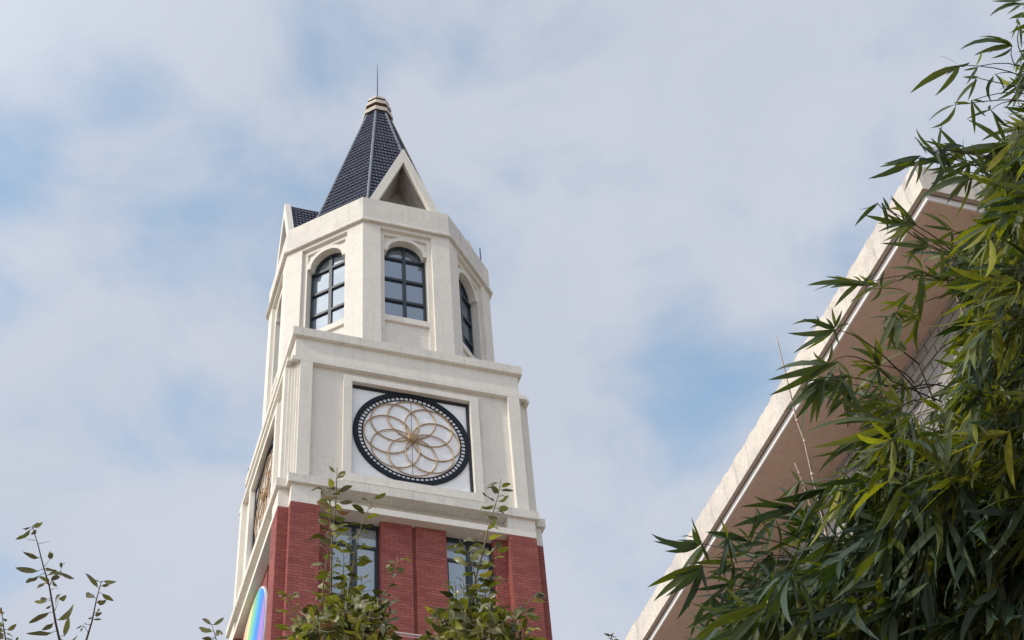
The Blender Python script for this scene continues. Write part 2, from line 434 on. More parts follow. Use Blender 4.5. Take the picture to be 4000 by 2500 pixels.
def f():
    b = MB(); b.box(3.331, 3.736, -4.144, -3.866, 32.264, 37.259, 0, T0); b.box(3.737, 3.80, -4.03, -3.866, 32.264, 37.259, 0, T0); b.box(3.801, 3.864, -3.94, -3.866, 32.264, 37.259, 0, T0); return b
tower_side(f, 'pilaster', M['stucco'])
def f():
    b = MB(); b.box(-4.02, 4.02, -4.144, -3.866, 37.262, 37.447, 0, T0); return b
tower_side(f, 'stage_band', M['stucco'], bevel=.008)
def f():
    b = MB()
    b.plate([[(-2.286, 32.47), (2.286, 32.47), (2.286, 37.01), (-2.286, 37.01)], [(-2.0, 32.80), (-2.0, 36.775), (2.0, 36.775), (2.0, 32.80)]], 3.967, 4.10, T0)
    return b
tower_side(f, 'rosette_surround', M['stucco'], bevel=.006)
# rosette: white panel, dark slotted ring, brass tracery, hub
ros = empty('rosette_window', (0, 0, 0), 0, tower)
CZ = 34.84; CU0 = .02
b = MB()
b.box(-1.998, 1.998, -3.885, -3.867, 32.802, 36.773, 0, T0)
rp = b.build('backing_panel', M['panel'], ros)
b = MB(); b.box(-1.998, 1.998, -3.93, -3.886, 36.66, 36.773, 0, T0); b.box(1.90, 1.998, -3.93, -3.886, 32.802, 36.659, 0, T0); b.box(-1.998, -1.965, -3.93, -3.886, 32.802, 36.659, 0, T0)
b.build('panel_edge', M['gap'], ros)
def ringpts(r, n, y): return [(CU0 + r * math.cos(2 * math.pi * i / n), y, CZ + r * math.sin(2 * math.pi * i / n)) for i in range(n)]
def annulus(mb, r0, r1, y0, y1, n=96):
    vs = []
    for r, y in ((r0, y0), (r1, y0), (r1, y1), (r0, y1)): vs += [T0(*q) for q in ringpts(r, n, y)]
    fs = []
    for a, c in ((0, 1), (1, 2), (2, 3), (3, 0)):
        for i in range(n): fs.append((a * n + i, a * n + (i + 1) % n, c * n + (i + 1) % n, c * n + i))
    mb.add(vs, fs)
b = MB(); annulus(b, 1.785, 1.95, -3.945, -3.886); annulus(b, 1.625, 1.665, -3.905, -3.8865)
for i in range(70):
    a = 2 * math.pi * i / 70; ca, sa = math.cos(a), math.sin(a)
    def TT(x, y, z, ca=ca, sa=sa): return T0(CU0 + x * ca - z * sa, y, CZ + x * sa + z * ca)
    b.box(1.664, 1.792, -3.902, -3.8868, -.022, .022, 0, TT)
b.build('ring', M['steel'], ros)
b = MB()
for i in range(8):
    a = math.pi / 4 * i; cx, cz = CU0 + .80 * math.cos(a), CZ + .80 * math.sin(a)
    b.tube([T0(cx + .80 * math.cos(t * math.pi / 24), -3.915 - .003 * i, cz + .80 * math.sin(t * math.pi / 24)) for t in range(48)], .023, 6, 0, True)
b.build('tracery', M['gold'], ros, smooth=True)
b = MB()
def TH(x, y, z): return T0(CU0 + x, -3.90 - z, CZ + y)
b.lathe([(.17, 0), (.17, .10), (.15, .13), (.0001, .14)], 20, TH)
for sx in (-.055, .0, .055): b.box(sx - .012, sx + .012, -4.05, -4.03, -.12, .12, 0, lambda x, y, z: T0(CU0 + x, y, CZ + z))
b.build('hub', M['gold'], ros)
b = MB(); b.box(-.006, .006, -3.892, -3.886, -1.6, 1.6, 0, lambda x, y, z: T0(CU0 + x, y, CZ + z)); b.build('panel_joint', M['gap'], ros)
for k in (1, 2, 3): dup(ros, k * math.pi / 2, tower)
# top fascia of the clock stage
b = MB(); b.box(-4.0, 4.0, -4.0, 4.0, 38.579, 38.984, 0, T0); b.build('upper_cornice', M['stucco_edge'], tower, bevel=.02)
b = MB(); b.box(-3.9, 3.9, -3.9, 3.9, 38.985, 39.0, 0, T0); b.build('terrace', M['concrete'], tower)

# belfry
def arc(r, cz, a0, a1, n): return [(r * math.cos(R_(a0 + (a1 - a0) * i / n)), cz + r * math.sin(R_(a0 + (a1 - a0) * i / n))) for i in range(n + 1)]
AW = 3.922; HS = K8 * AW
def f():
    b = MB()
    rect = [(-.965, 39.0), (-.965, 45.03), (.965, 45.03), (.965, 39.0)]
    b.plate([[(-.965, 45.03), (.965, 45.03), (HS, 45.03), (HS, 45.194), (-HS, 45.194), (-HS, 45.03)]], 3.5, AW, T0)
    # mitred side strips
    for s in (-1, 1):
        hi = K8 * 3.5
        vs = [(s * .965, -AW), (s * HS, -AW), (s * hi, -3.5), (s * .965, -3.5)]
        b.prism(vs, 38.99, 45.0295, 0, T0)
    return b
bw = f().build('belfry_wall', M['stucco'], tower)
def f():
    b = MB(); CZA = 44.02
    # inner frame with spandrels and arch
    z0 = 40.34
    ro = .835
    # opening loop: rect below imposts, arch above
    opening = [(-.80, 40.60), (-.80, 44.02), (-.667, 44.02)] + [(x, z) for x, z in arc(.667, CZA, 180, 0, 24)][1:-1] + [(.667, 44.02), (.80, 44.02), (.80, 40.60)]
    spr = [(.80, 44.835)] + [(.80, 44.33)] + [(x, z) for x, z in arc(.835, CZA, 20.5, 74, 10) if x < .80] + [(.20, 44.835)]
    spl = [(-x, z) for x, z in reversed(spr)]
    low = [(-.80, 39.02), (-.80, 40.34), (.80, 40.34), (.80, 39.02)]
    b.plate([[(-.964, 39.0), (.964, 39.0), (.964, 45.029), (-.964, 45.029)], opening, spr, spl, low], 3.70, 3.79, T0)
    return b
fr = f().build('window_surround', M['stucco'], tower)
def f():
    b = MB(); CZA = 44.02
    # deep reveal behind the frame
    opening = [(-.80, 40.60), (-.80, 44.02), (-.667, 44.02)] + [(x, z) for x, z in arc(.667, CZA, 180, 0, 24)][1:-1] + [(.667, 44.02), (.80, 44.02), (.80, 40.60)]
    b.plate([[(-.964, 39.0), (.964, 39.0), (.964, 45.028), (-.964, 45.028)], opening], 3.40, 3.699, T0)
    return b
rv = f().build('window_reveal', M['stucco'], tower)
b = MB(); y0, y1 = -3.50, -3.42
def bx(x0, x1, z0, z1, ya=y0, yb=y1): b.box(x0, x1, ya, yb, z0, z1, 0, T0)
bx(-.05, .075, 40.60, 44.60)
for z in (43.955, 42.84, 41.725): bx(-.79, -.051, z - .055, z + .055, y0 - .01); bx(.076, .79, z - .055, z + .055, y0 - .01)
bx(-.799, -.735, 40.60, 44.01); bx(.70, .799, 40.60, 44.01)
outer = arc(.667, 44.02, 0, 180, 24); inner = arc(.575, 44.02, 180, 0, 24)
b.plate([outer + inner], 3.42, 3.50, T0)
aw = b.build('arched_window', M['winframe'], tower)
b = MB(); b.box(-.80, .80, -3.44, -3.435, 40.60, 44.69, 0, T0)
b.build('glass', M['glass'], aw)
for k in range(1, 8):
    for o in (bw, fr, rv, aw): dup(o, k * math.pi / 4, tower)
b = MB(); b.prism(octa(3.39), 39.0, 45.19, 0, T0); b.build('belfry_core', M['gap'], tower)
b = MB(); octlathe(b, [(3.7, 45.195), (4.05, 45.1951), (4.05, 45.30), (3.985, 45.40), (3.955, 45.42), (3.955, 46.554), (3.6, 46.5541)])
ent = b.build('belfry_cornice', M['stucco_edge'], tower)
for v_ in ent.data.vertices: v_.co.z += TZ

# spire with pantile relief
SZ0, SZ1 = 46.50, 57.20
def sa(z): return 2.275 - (z - 49.9) * .252
SL = math.sqrt(1 + .252 ** 2); NX, NZ = 1 / SL, .252 / SL
def tiles_face():
    """cardinal face, outward -y"""
    rows = 35; dz = (SZ1 - SZ0) / rows; cw = .138; sub = 4
    vs, fs = [], []
    smax = K8 * sa(SZ0); nc = int(smax / cw) + 1
    cols = np.arange(-nc * sub, nc * sub + 1) * (cw / sub)
    ncol = len(cols); zs = []
    for r in range(rows):
        jt = random.uniform(-.006, .006)
        for q, off in ((0.0, .062 + jt), (.5, .035 + jt), (.96, .008)): zs.append((SZ0 + (r + q) * dz, off))
    zs.append((SZ1, .01))
    for z, off in zs:
        a = sa(z); h = K8 * a - .03
        for c in cols:
            x = max(-h, min(h, c)) + 0.0
            ph = (c / cw) % 1.0
            wv_ = .034 * abs(math.sin(math.pi * ph)) ** .8
            d = off + wv_ if abs(c) < h else off
            vs.append(T0(x, -(a + d * NX), z + d * NZ))
    for i in range(len(zs) - 1):
        h0 = K8 * sa(zs[i + 1][0])
        for j in range(ncol - 1):
            if abs(cols[j]) > h0 + cw / sub and abs(cols[j + 1]) > h0 + cw / sub: continue
            fs.append((i * ncol + j, i * ncol + j + 1, (i + 1) * ncol + j + 1, (i + 1) * ncol + j))
    return MB().add(vs, fs)
tf = tiles_face().build('tiled_roof_face', M['tile'], tower, uv=False)
for k in range(1, 8): dup(tf, k * math.pi / 4, tower)
b = MB(); octlathe(b, [(sa(SZ0) - .01, SZ0 + TZ), (sa(SZ1) - .01, SZ1 + TZ)]); b.build('spire_core', M['tile'], tower)
hips = []
for k in range(8):
    b = MB(); a_ = math.pi / 8 + k * math.pi / 4 - math.pi / 2
    pts = []
    for i in range(13):
        z = SZ0 + (SZ1 - SZ0) * i / 12; r = sa(z) / math.cos(math.pi / 8) + .035
        pts.append(T0(r * math.cos(a_), r * math.sin(a_), z))
    b.tube(pts, .065, 8)
    b.tube([(x * 1.0, y * 1.0, z + .03) for x, y, z in pts], [.038] * 13, 6)
    b.build('hip_ridge', M['hip_worn'] if k == 1 else M['hip'], tower, smooth=True)

# gables and dormer roofs on the four cardinal sides
GV = 3.854; GT = .24
def f():
    b = MB()
    zb = 46.45; sl = 1.378 / (50.17 - 46.62)
    wo_ = (50.17 - zb) * sl; wi = (49.333 - zb) * (1.042 / (49.333 - 46.62))
    b.plate([[(-wo_, zb), (-wi, zb), (0, 49.333), (wi, zb), (wo_, zb), (.03, 50.15), (-.03, 50.15)]], GV - GT, GV, T0)
    return b
tower_side(f, 'gable', M['stucco'], bevel=.008)
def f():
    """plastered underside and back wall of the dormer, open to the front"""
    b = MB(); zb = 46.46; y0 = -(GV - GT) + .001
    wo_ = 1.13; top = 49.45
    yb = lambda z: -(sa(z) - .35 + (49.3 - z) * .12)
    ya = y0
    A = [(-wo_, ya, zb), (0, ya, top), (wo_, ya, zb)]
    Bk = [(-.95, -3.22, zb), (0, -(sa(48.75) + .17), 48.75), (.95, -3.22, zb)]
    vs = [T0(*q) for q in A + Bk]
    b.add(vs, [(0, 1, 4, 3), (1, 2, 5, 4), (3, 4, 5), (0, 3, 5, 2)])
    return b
tower_side(f, 'dormer_recess', M['recess_shade'])
def dormer_roof():
    b = MB(); rz, rs = 49.93, 1.18 / 3.4
    zb = 46.5; y0 = -(GV - GT) + .004; cw = .138; sub = 4
    for s in (-1, 1):
        rows = 12; dz = (rz - zb) / rows; zs = []
        for r in range(rows):
            for q, off in ((0.0, .055), (.5, .03), (.96, .006)): zs.append((zb + (r + q) * dz, off))
        zs.append((rz, .006))
        ncol = 60; vs, fs = [], []
        for z, off in zs:
            yend = -(sa(z) - .12); ln = yend - y0
            for j in range(ncol):
                yy = y0 + ln * 0 + j * (cw / sub)
                yy = min(yy, yend)
                ph = ((yy - y0) / cw) % 1; d = off + .032 * abs(math.sin(math.pi * ph)) ** .8
                x = (rz - z) * .385 + d
                vs.append(T0(s * x, yy, z + d * .35))
        for i in range(len(zs) - 1):
            for j in range(ncol - 1): fs.append((i * ncol + j, i * ncol + j + 1, (i + 1) * ncol + j + 1, (i + 1) * ncol + j))
        b.add(vs, fs)
    b.tube([T0(0, y0, rz + .02), T0(0, -(sa(rz) - .1), rz + .02)], .07, 8)
    return b
tower_side(dormer_roof, 'dormer_roof', M['tile'], uv=False)

# cap and rods
b = MB(); b2 = MB()
octlathe(b, [(.45, 57.06), (.632, 57.061), (.612, 57.33), (.50, 57.36)])
octlathe(b, [(.36, 57.66), (.565, 57.661), (.545, 57.90), (.42, 57.93)])
octlathe(b, [(.30, 58.12), (.485, 58.121), (.455, 58.29), (.30, 58.34), (.02, 58.35)])
cp_ = b.build('spire_cap', M['capstone'], tower)
octlathe(b2, [(.40, 57.055), (.610, 57.056), (.610, 57.0595), (.455, 57.3605), (.47, 57.655), (.55, 57.6560), (.55, 57.6595), (.38, 57.94), (.39, 58.115), (.47, 58.116), (.47, 58.1195)]); gr_ = b2.build('cap_core', M['capgroove'], cp_)
for o in (cp_, gr_):
    for v_ in o.data.vertices: v_.co.z += TZ
b = MB(); b.tube([T0(0, 0, 58.3), T0(0, 0, 58.9), T0(0, 0, 60.4), T0(.0, 0, 61.33)], [.03, .028, .022, .012], 6); b.tube([T0(0, 0, 58.3), T0(0, 0, 58.42)], .06, 8)
b.build('lightning_rod', M['rod'], tower)
for (x, y, z, h) in ((3.51, -2.1, 46.55, .68), (-3.85, 1.62, 46.55, .40), (-3.95, -1.2 + 5.0, 38.984, .35)):
    b = MB(); b.tube([T0(x, y, z), T0(x, y, z + h)], .022, 6); b.build('roof_spike', M['rod'], tower)

# ------------------------------------------------------------------ rainbow sign on the left face
sg = empty('rainbow_sign', tuple(TC + EU * -3.9 + EV * .9 + Vector((0, 0, 29.0))), AZ)
tag(sg, 'rounded rainbow striped sign on the left flank of the brick tower', 'sign')
def sgn_T(x, y, z): return (y, x, z)      # x along the face, y outwards
def superel(a, c, n, e=2.3):
    out = []
    for i in range(n):
        t = 2 * math.pi * i / n; ct, st = math.cos(t), math.sin(t)
        out.append((a * abs(ct) ** (2 / e) * (1 if ct > 0 else -1), c * abs(st) ** (2 / e) * (1 if st > 0 else -1)))
    return out
o_ = superel(2.30, 2.14, 64)
b = MB(); b.plate([o_], -.02, .05, lambda x, y, z: (y, x, z)); b.build('sign_back', simple('white_sign_edge', (.75, .78, .80), .4), sg)
cols = [('purple', (.36, .24, .62)), ('blue', (.06, .28, .78)), ('sky_blue', (.10, .42, .74)), ('teal', (.16, .55, .52)), ('green', (.32, .62, .32)), ('yellow', (.78, .72, .42)), ('orange', (.86, .55, .36)), ('coral', (.80, .30, .26))]
inn = superel(2.24, 2.08, 96)
edge = [-2.8, -.98, -.30, .12, .55, 1.05, 1.6, 2.0, 2.8]
def clip(poly, fn):
    out = []
    for i, p in enumerate(poly):
        q = poly[(i + 1) % len(poly)]; a_, c_ = fn(p), fn(q)
        if a_ >= 0: out.append(p)
        if (a_ >= 0) != (c_ >= 0): t = a_ / (a_ - c_); out.append((p[0] + (q[0] - p[0]) * t, p[1] + (q[1] - p[1]) * t))
    return out
for i, (nm, c) in enumerate(cols):
    key = lambda p: (p[0] * .80 + p[1] * .60) * 1.0
    pl = clip(clip(inn, lambda p: key(p) - (edge[i] + .018)), lambda p: (edge[i + 1] - .018) - key(p))
    if len(pl) > 2:
        b = MB(); b.plate([pl], .051, .07, lambda x, y, z: (y, x, z)); b.build('stripe', simple(nm + '_acrylic', c, .6, 0, .2), sg)

# ------------------------------------------------------------------ balcony railing low on the tower front
rl = empty('balcony_railing', tuple(TC + EU * 0 + EV * -4.6 + Vector((0, 0, 25.6))), AZ)
tag(rl, 'pale metal railing with pointed posts across the brick tower front', 'railing')
b = MB(); b.tube([(-2.9, 0, 1.10), (2.9, 0, 1.10)], .03, 8); b.tube([(-2.9, 0, 1.02), (2.9, 0, 1.02)], .014, 6); b.tube([(-2.9, 0, .15), (2.9, 0, .15)], .02, 6); b.build('rail', M['rail'], rl)
for i in range(7):
    b = MB(); x = -2.9 + i * 5.8 / 6
    b.tube([(x, -.03, 0), (x, -.03, .8), (x, -.03, .99)], [.035, .035, .004], 8); b.build('post', M['panel'], rl)
b = MB(); b.box(-2.955, 2.955, -.15, .41, -.25, -.002); b.build('balcony_slab', M['stucco'], rl)

# ------------------------------------------------------------------ neighbouring building with deep eave
EB = empty('neighbouring_building', tuple(TC + EU * .649 + EV * -28.598 + Vector((0, 0, GZ))), AZ)
tag(EB, 'pale tiled building with deep pink brown eave rising behind the bamboo', 'building')
H0 = 18.0 - GZ; LU, LV = 15.0, 19.0; OV = 1.418
b = MB(); b.box(OV, LU - OV, OV, LV - OV, H0 - 5.2, H0 + .12); b.box(OV, LU - OV, OV, LV - OV, 0, H0 - 7.4)
b.build('wall', M['walltile'], EB)
b = MB(); b.box(OV, LU - OV, OV, LV - OV, H0 - 7.399, H0 - 5.201); b.build('pink_wall', M['pinktile'], EB)
# eave: flared fascia, edge strip, drip groove, white strip and soffit
def sq(o, z): return [(o, o, z), (LU - o, o, z), (LU - o, LV - o, z), (o, LV - o, z)]
def band(mb, rings, mi=0):
    vs = [q for r in rings for q in r]
    fs = []
    for i in range(len(rings) - 1):
        for k in range(4): fs.append((i * 4 + k, i * 4 + (k + 1) % 4, (i + 1) * 4 + (k + 1) % 4, (i + 1) * 4 + k))
    mb.add(vs, fs, mi)
b = MB()
n_ = 60; random.seed(5)
# fascia faces with a slightly uneven, chipped top edge
for (ax, fixed, sgn_) in (('v', 0, 1), ('u', 0, 1), ('v', LU, -1), ('u', LV, -1)):
    L_ = LV if ax == 'v' else LU
    npt = int(L_ / .12); lo, hi, tp = [], [], []
    for i in range(npt + 1):
        t = L_ * i / npt; jz = .58 + random.uniform(-.026, .020) + .015 * math.sin(t * 1.7) + (random.uniform(-.02, .0) if random.random() < .15 else 0)
        fl = -.0
        for lst, off, z in ((lo, 0, 0), (hi, -.045 * 0, jz - .02), (tp, .10, jz)):
            p = fixed + sgn_ * off
            tt = min(max(t, off), L_ - off)
            lst.append((p, tt, H0 + z) if ax == 'v' else (tt, p, H0 + z))
    vs = lo + hi + tp; m_ = npt + 1
    b.add(vs, [(i, i + 1, m_ + i + 1, m_ + i) for i in range(npt)] + [(m_ + i, m_ + i + 1, 2 * m_ + i + 1, 2 * m_ + i) for i in range(npt)])
b.build('fascia', M['eave_face'], EB)
b = MB(); band(b, [sq(0.0, H0), sq(.075, H0), sq(.075, H0 + .03), sq(.098, H0 + .03), sq(.098, H0 - .0)]); b.build('eave_edge', M['soffit_edge'], EB)
b = MB(); band(b, [sq(.0985, H0 + .001), sq(.0985, H0 - .115), sq(.125, H0 - .115)]); b.build('drip_strip', M['whitestrip'], EB)
b = MB(); band(b, [sq(.1255, H0 - .1145), sq(OV + .05, H0 - .1145)]); b.build('soffit', M['soffit'], EB)
b = MB(); b.box(.12, LU - .12, .12, LV - .12, H0 + .1, H0 + .56); b.build('roof_slab', M['concrete'], EB)
#FOLIAGE
# ------------------------------------------------------------------ foliage
rng = np.random.default_rng(11)
def vn(a): return np.array(a, float)
_CF, _CR, _CU = vn(CF), vn(CR), vn(CU)
def Wn(px, py, d): return (_CF + _CR * ((px - 2000) / FPX) - _CU * ((py - 1250) / FPX)) * d
TS = np.array([0, .05, .22, .45, .70, .88, 1.0])
def norm(a): return a / (np.linalg.norm(a) + 1e-9)
class Leaves:
    """lanceolate blades: base, tip, width, droop, facing"""
    def __init__(s, prof, fold=.25, curl=0.0): s.prof = np.array(prof); s.v = []; s.f = []; s.t = []; s.n = 0; s.fold = fold; s.curl = curl
    def leaf(s, base, tip, width, droop, nrm, tint, side=0.0):
        base, tip = vn(base), vn(tip); L = np.linalg.norm(tip - base)
        if L < 1e-4: return
        a = (tip - base) / L
        nrm = vn(nrm); nrm = nrm - a * (nrm @ a)
        if np.linalg.norm(nrm) < 1e-3: nrm = np.cross(a, [0.3, .2, .9])
        nrm = norm(nrm); w = np.cross(a, nrm)
        T = TS[:, None]
        # arches above the chord, meets the tip exactly
        c = base + a * L * T + nrm * (droop * L * 4 * T * (1 - T)) + w * (side * L * 4 * T * (1 - T))
        W_ = (s.prof * width * .5)[:, None]
        up = nrm * s.fold
        l = c + w * W_ + up * W_; r = c - w * W_ + up * W_
        if s.curl: l += nrm * W_ * s.curl * np.sin(TS * 9 + tint * 20)[:, None]; r += nrm * W_ * s.curl * np.sin(TS * 7 + tint * 31)[:, None]
        k = len(TS); o = s.n
        s.v.append(np.concatenate([l, c, r])); s.n += 3 * k
        for i in range(k - 1):
            s.f.append((o + i, o + k + i, o + k + i + 1, o + i + 1)); s.f.append((o + k + i, o + 2 * k + i, o + 2 * k + i + 1, o + k + i + 1))
        s.t += [tint] * (3 * k)
    def build(s, name, mat, parent):
        v = np.concatenate(s.v) - vn(parent.location)
        me = bpy.data.meshes.new(name); me.from_pydata(v.tolist(), [], s.f); me.materials.append(mat)
        at = me.attributes.new('tint', 'FLOAT', 'POINT'); at.data.foreach_set('value', np.array(s.t, dtype=np.float32))
        me.shade_smooth()
        o = bpy.data.objects.new(name, me); scene.collection.objects.link(o); o.parent = parent; return o
BPROF = [.08, .30, .85, 1.0, .72, .36, .02]
SPROF = [.08, .20, .80, 1.0, .85, .45, .04]
def build_tubes(name, tubes, mat, parent, seg=5):
    b = MB(); o = Vector(parent.location)
    for pts, rs in tubes: b.tube([Vector(p) - o for p in pts], rs, seg)
    return b.build(name, mat, parent, smooth=True, uv=False)
def curve(p0, p1, sag, n=6):
    p0, p1 = vn(p0), vn(p1); out = []
    for i in range(n + 1):
        t = i / n; q = p0 + (p1 - p0) * t; q = q + vn(sag) * 4 * t * (1 - t); out.append(q)
    return out

BL = {}; BT = {}
NC = 6
for i in range(NC): BL[i] = Leaves(BPROF, .22); BT[i] = []
def bleaf(c, base, tip, w=None, tint=None, droop=None, face=0):
    L = np.linalg.norm(vn(tip) - vn(base))
    if w is None: w = min(max(L * rng.uniform(.10, .15), .010), .024)
    if tint is None: tint = float(np.clip(rng.normal(.42, .22), 0, .94)) if rng.random() > .012 else .99
    nr = (-_CF * face + _CU * .3 + rng.normal(0, .55, 3)) if face else vn([rng.normal(0, .8), rng.normal(-.3, .8), rng.normal(.5, .6)])
    BL[c].leaf(base, tip, w, rng.uniform(-.02, .12) if droop is None else droop, nr, tint, rng.normal(0, .06))

# fans of leaves read as: cane, distance, node, leaf tips
FANS = [
 (0,5.0,(3994,10),[(3864,65),(3933,56),(3872,4)]),(0,5.0,(3983,100),[(3972,70),(3951,153),(3990,190)]),
 (0,5.1,(3951,180),[(3747,196),(3814,145),(3870,228),(3803,217),(3905,150)]),
 (0,5.1,(3750,254),[(3665,219),(3555,365),(3652,375),(3660,282),(3790,243)]),
 (0,5.0,(3819,259),[(3835,195),(3775,330),(3762,275)]),(0,5.0,(3822,305),[(3729,412),(3780,395),(3760,300)]),
 (0,5.0,(3888,291),[(3877,403),(3925,355),(3951,312),(3865,330)]),
 (0,5.2,(3729,410),[(3634,500),(3626,474),(3790,405)]),(0,5.2,(3792,394),[(3808,524),(3853,455),(3849,405)]),
 (0,5.1,(3985,330),[(3900,355),(3892,390),(3985,420),(3940,300)]),(0,5.1,(3990,250),[(3935,265),(3968,285),(3975,330)]),
 (0,5.2,(3870,430),[(3869,410),(3775,465),(3900,520),(3950,500)]),
 (1,5.0,(3592,612),[(3390,698),(3433,652),(3531,751),(3576,722),(3450,640)]),
 (1,5.0,(3655,583),[(3578,500)]),(1,5.0,(3625,594),[(3570,532)]),(1,5.0,(3669,577),[(3679,489)]),(1,5.0,(3640,594),[(3655,672)]),(1,5.0,(3666,583),[(3696,676)]),
 (1,5.2,(3930,560),[(3777,466),(3730,648),(3697,603),(3720,590),(3790,700),(3860,690),(3700,590),(3880,450)]),
 (1,4.9,(3793,693),[(3634,683),(3697,799),(3580,790),(3780,770),(3730,850),(3840,640)]),
 (1,5.0,(3900,690),[(3795,560),(3870,560),(3800,780),(3880,820),(3920,840),(3790,740)]),
 (2,5.1,(3430,797),[(3354,818),(3338,884)]),(2,5.1,(3443,797),[(3468,905)]),(2,5.1,(3476,822),[(3449,769),(3541,846)]),
 (2,5.2,(3631,966),[(3440,950),(3555,940),(3535,985),(3560,900)]),
 (2,5.1,(3603,1063),[(3519,998),(3545,990),(3510,1105),(3547,1262),(3594,1262),(3621,1180),(3585,1240),(3470,1050)]),
 (2,5.0,(3367,1112),[(3223,1081),(3151,1115),(3177,1137),(3258,1202),(3436,1109),(3330,1080),(3410,1070)]),
 (2,5.0,(3441,1123),[(3455,1055),(3381,1080),(3343,1183),(3395,1180),(3500,1090)]),
 (2,5.1,(3505,1220),[(3441,1300),(3497,1350),(3460,1165),(3560,1140)]),
 (2,5.2,(3720,900),[(3600,880),(3640,960),(3700,1010),(3660,840),(3590,830)]),
 (2,5.2,(3780,1010),[(3640,1040),(3600,1130),(3700,1140),(3740,1160),(3690,950)]),
 (3,4.8,(3258,1286),[(3135,1245),(3092,1269),(3075,1301),(3097,1381),(3142,1368),(3249,1200),(3226,1241),(3279,1346),(3318,1264),(3190,1230),(3290,1210),(3170,1310)]),
 (3,4.8,(3234,1424),[(3026,1450),(3000,1484),(3004,1544),(3176,1372),(3129,1462),(3101,1510),(3250,1340)]),
 (3,4.8,(3215,1479),[(3060,1608),(3107,1638),(3133,1699),(3165,1660),(3187,1654),(3120,1557),(3140,1570),(3200,1600),(3085,1585)]),
 (3,4.9,(3241,1452),[(3318,1550),(3245,1520)]),
 (3,4.9,(3335,1535),[(3258,1527),(3228,1634),(3357,1514),(3330,1460),(3290,1590)]),
 (3,5.0,(3494,1221),[(3426,1381),(3503,1372),(3537,1260),(3598,1256),(3445,1300),(3560,1240)]),
 (3,5.0,(3426,1428),[(3314,1290),(3408,1312),(3331,1406),(3512,1492),(3420,1330)]),
 (3,4.8,(3421,1634),[(3239,1560),(3300,1610),(3330,1480),(3260,1660),(3350,1680)]),
 (3,4.7,(3486,1656),[(3133,1697),(3168,1750),(3170,1785),(3193,1850),(3262,1772),(3378,1845),(3395,1880),(3440,1860),(3230,1740),(3300,1830),(3500,1830)]),
 (4,4.9,(3125,1880),[(3085,1832),(3046,2030),(3100,1960),(3040,1950)]),
 (4,4.9,(3114,1986),[(2945,1938),(2890,1981),(2855,2060),(3040,1900),(3088,2028),(2990,2010),(3150,1920),(3010,1960)]),
 (4,4.8,(2844,2102),[(2810,2017),(2807,2282),(2881,2208),(2765,2081),(2929,2113),(2830,2260),(2900,2170),(2860,2220),(2775,2190)]),
 (4,4.8,(2744,2123),[(2543,2084),(2551,2113),(2596,2152),(2700,2020),(2654,2240),(2775,2205),(2705,2060),(2640,2110)]),
 (4,4.8,(2744,2213),[(2527,2295),(2627,2248),(2552,2350),(2643,2422),(2712,2293),(2770,2320),(2600,2330),(2690,2380)]),
 (4,4.8,(2855,2282),[(2707,2304),(2760,2350),(2800,2400),(2880,2380),(2740,2260)]),
 (4,4.8,(2790,2330),[(2696,2500),(2704,2420),(2728,2360),(2823,2330),(2876,2370),(2807,2430),(2850,2440),(2740,2480)]),
 (4,4.8,(2960,2190),[(2860,2150),(2880,2280),(2930,2300),(3010,2270),(2840,2210),(2990,2080)]),
 (4,4.7,(2990,2330),[(2880,2300),(2900,2420),(2950,2450),(3030,2440),(2860,2360)]),
 (4,4.9,(2980,2040),[(2890,2020),(2920,2110),(3010,2100),(2950,1980)]),
 (4,4.6,(3260,2095),[(3060,2215),(3140,2280),(3120,2310),(3213,2245),(3293,2180),(3160,2110),(3270,2030),(3090,2160)]),
 (4,4.6,(3390,2190),[(3290,2180),(3260,2240),(3210,2330),(3300,2110),(3330,2290),(3360,2380)]),
 (5,4.5,(3800,1950),[(3705,2095),(3783,2135),(3840,2085),(3815,2010),(3760,2060)]),
 (5,4.5,(3950,1870),[(3958,1980),(3990,1960),(3920,1900),(3975,1770),(3930,2010),(3985,2040)]),
 (5,4.5,(3810,2130),[(3710,2175),(3735,2240),(3780,2200),(3900,2080),(3960,2110),(3990,2070)]),
 (5,4.5,(3520,2210),[(3400,2290),(3360,2440),(3430,2490),(3540,2350),(3320,2300)]),
 (5,4.5,(3850,2440),[(3780,2500),(3930,2350),(3960,2480),(3870,2530),(3890,2400)]),
]
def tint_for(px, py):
    # yellower leaves in two pockets, else mid green; low leaves tinted darker for shade
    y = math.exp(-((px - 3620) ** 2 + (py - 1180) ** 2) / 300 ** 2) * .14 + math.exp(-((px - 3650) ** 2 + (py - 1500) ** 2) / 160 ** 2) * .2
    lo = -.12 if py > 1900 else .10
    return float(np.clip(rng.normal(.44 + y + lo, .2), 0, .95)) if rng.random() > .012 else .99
NODES = {i: [] for i in range(NC)}
for c, d, nd, tips in FANS:
    base = Wn(*nd, d); NODES[c].append((nd, d))
    for tp in tips:
        dd = d + rng.normal(0, .035); L = math.hypot(tp[0] - nd[0], tp[1] - nd[1])
        jit = rng.normal(0, 4, 2)
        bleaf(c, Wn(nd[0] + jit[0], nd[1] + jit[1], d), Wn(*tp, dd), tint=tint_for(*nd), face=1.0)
    if len(tips) > 4:
        for _ in range(3):   # shorter leaves inside the fan
            i, j = rng.integers(0, len(tips), 2); u = rng.uniform(.3, .7); k = rng.uniform(.45, .8)
            tx = nd[0] + (tips[i][0] * u + tips[j][0] * (1 - u) - nd[0]) * k; ty = nd[1] + (tips[i][1] * u + tips[j][1] * (1 - u) - nd[1]) * k
            if math.hypot(tx - nd[0], ty - nd[1]) > 50: bleaf(c, base, Wn(tx, ty, d + rng.normal(.03, .04)), tint=tint_for(*nd), face=.7)
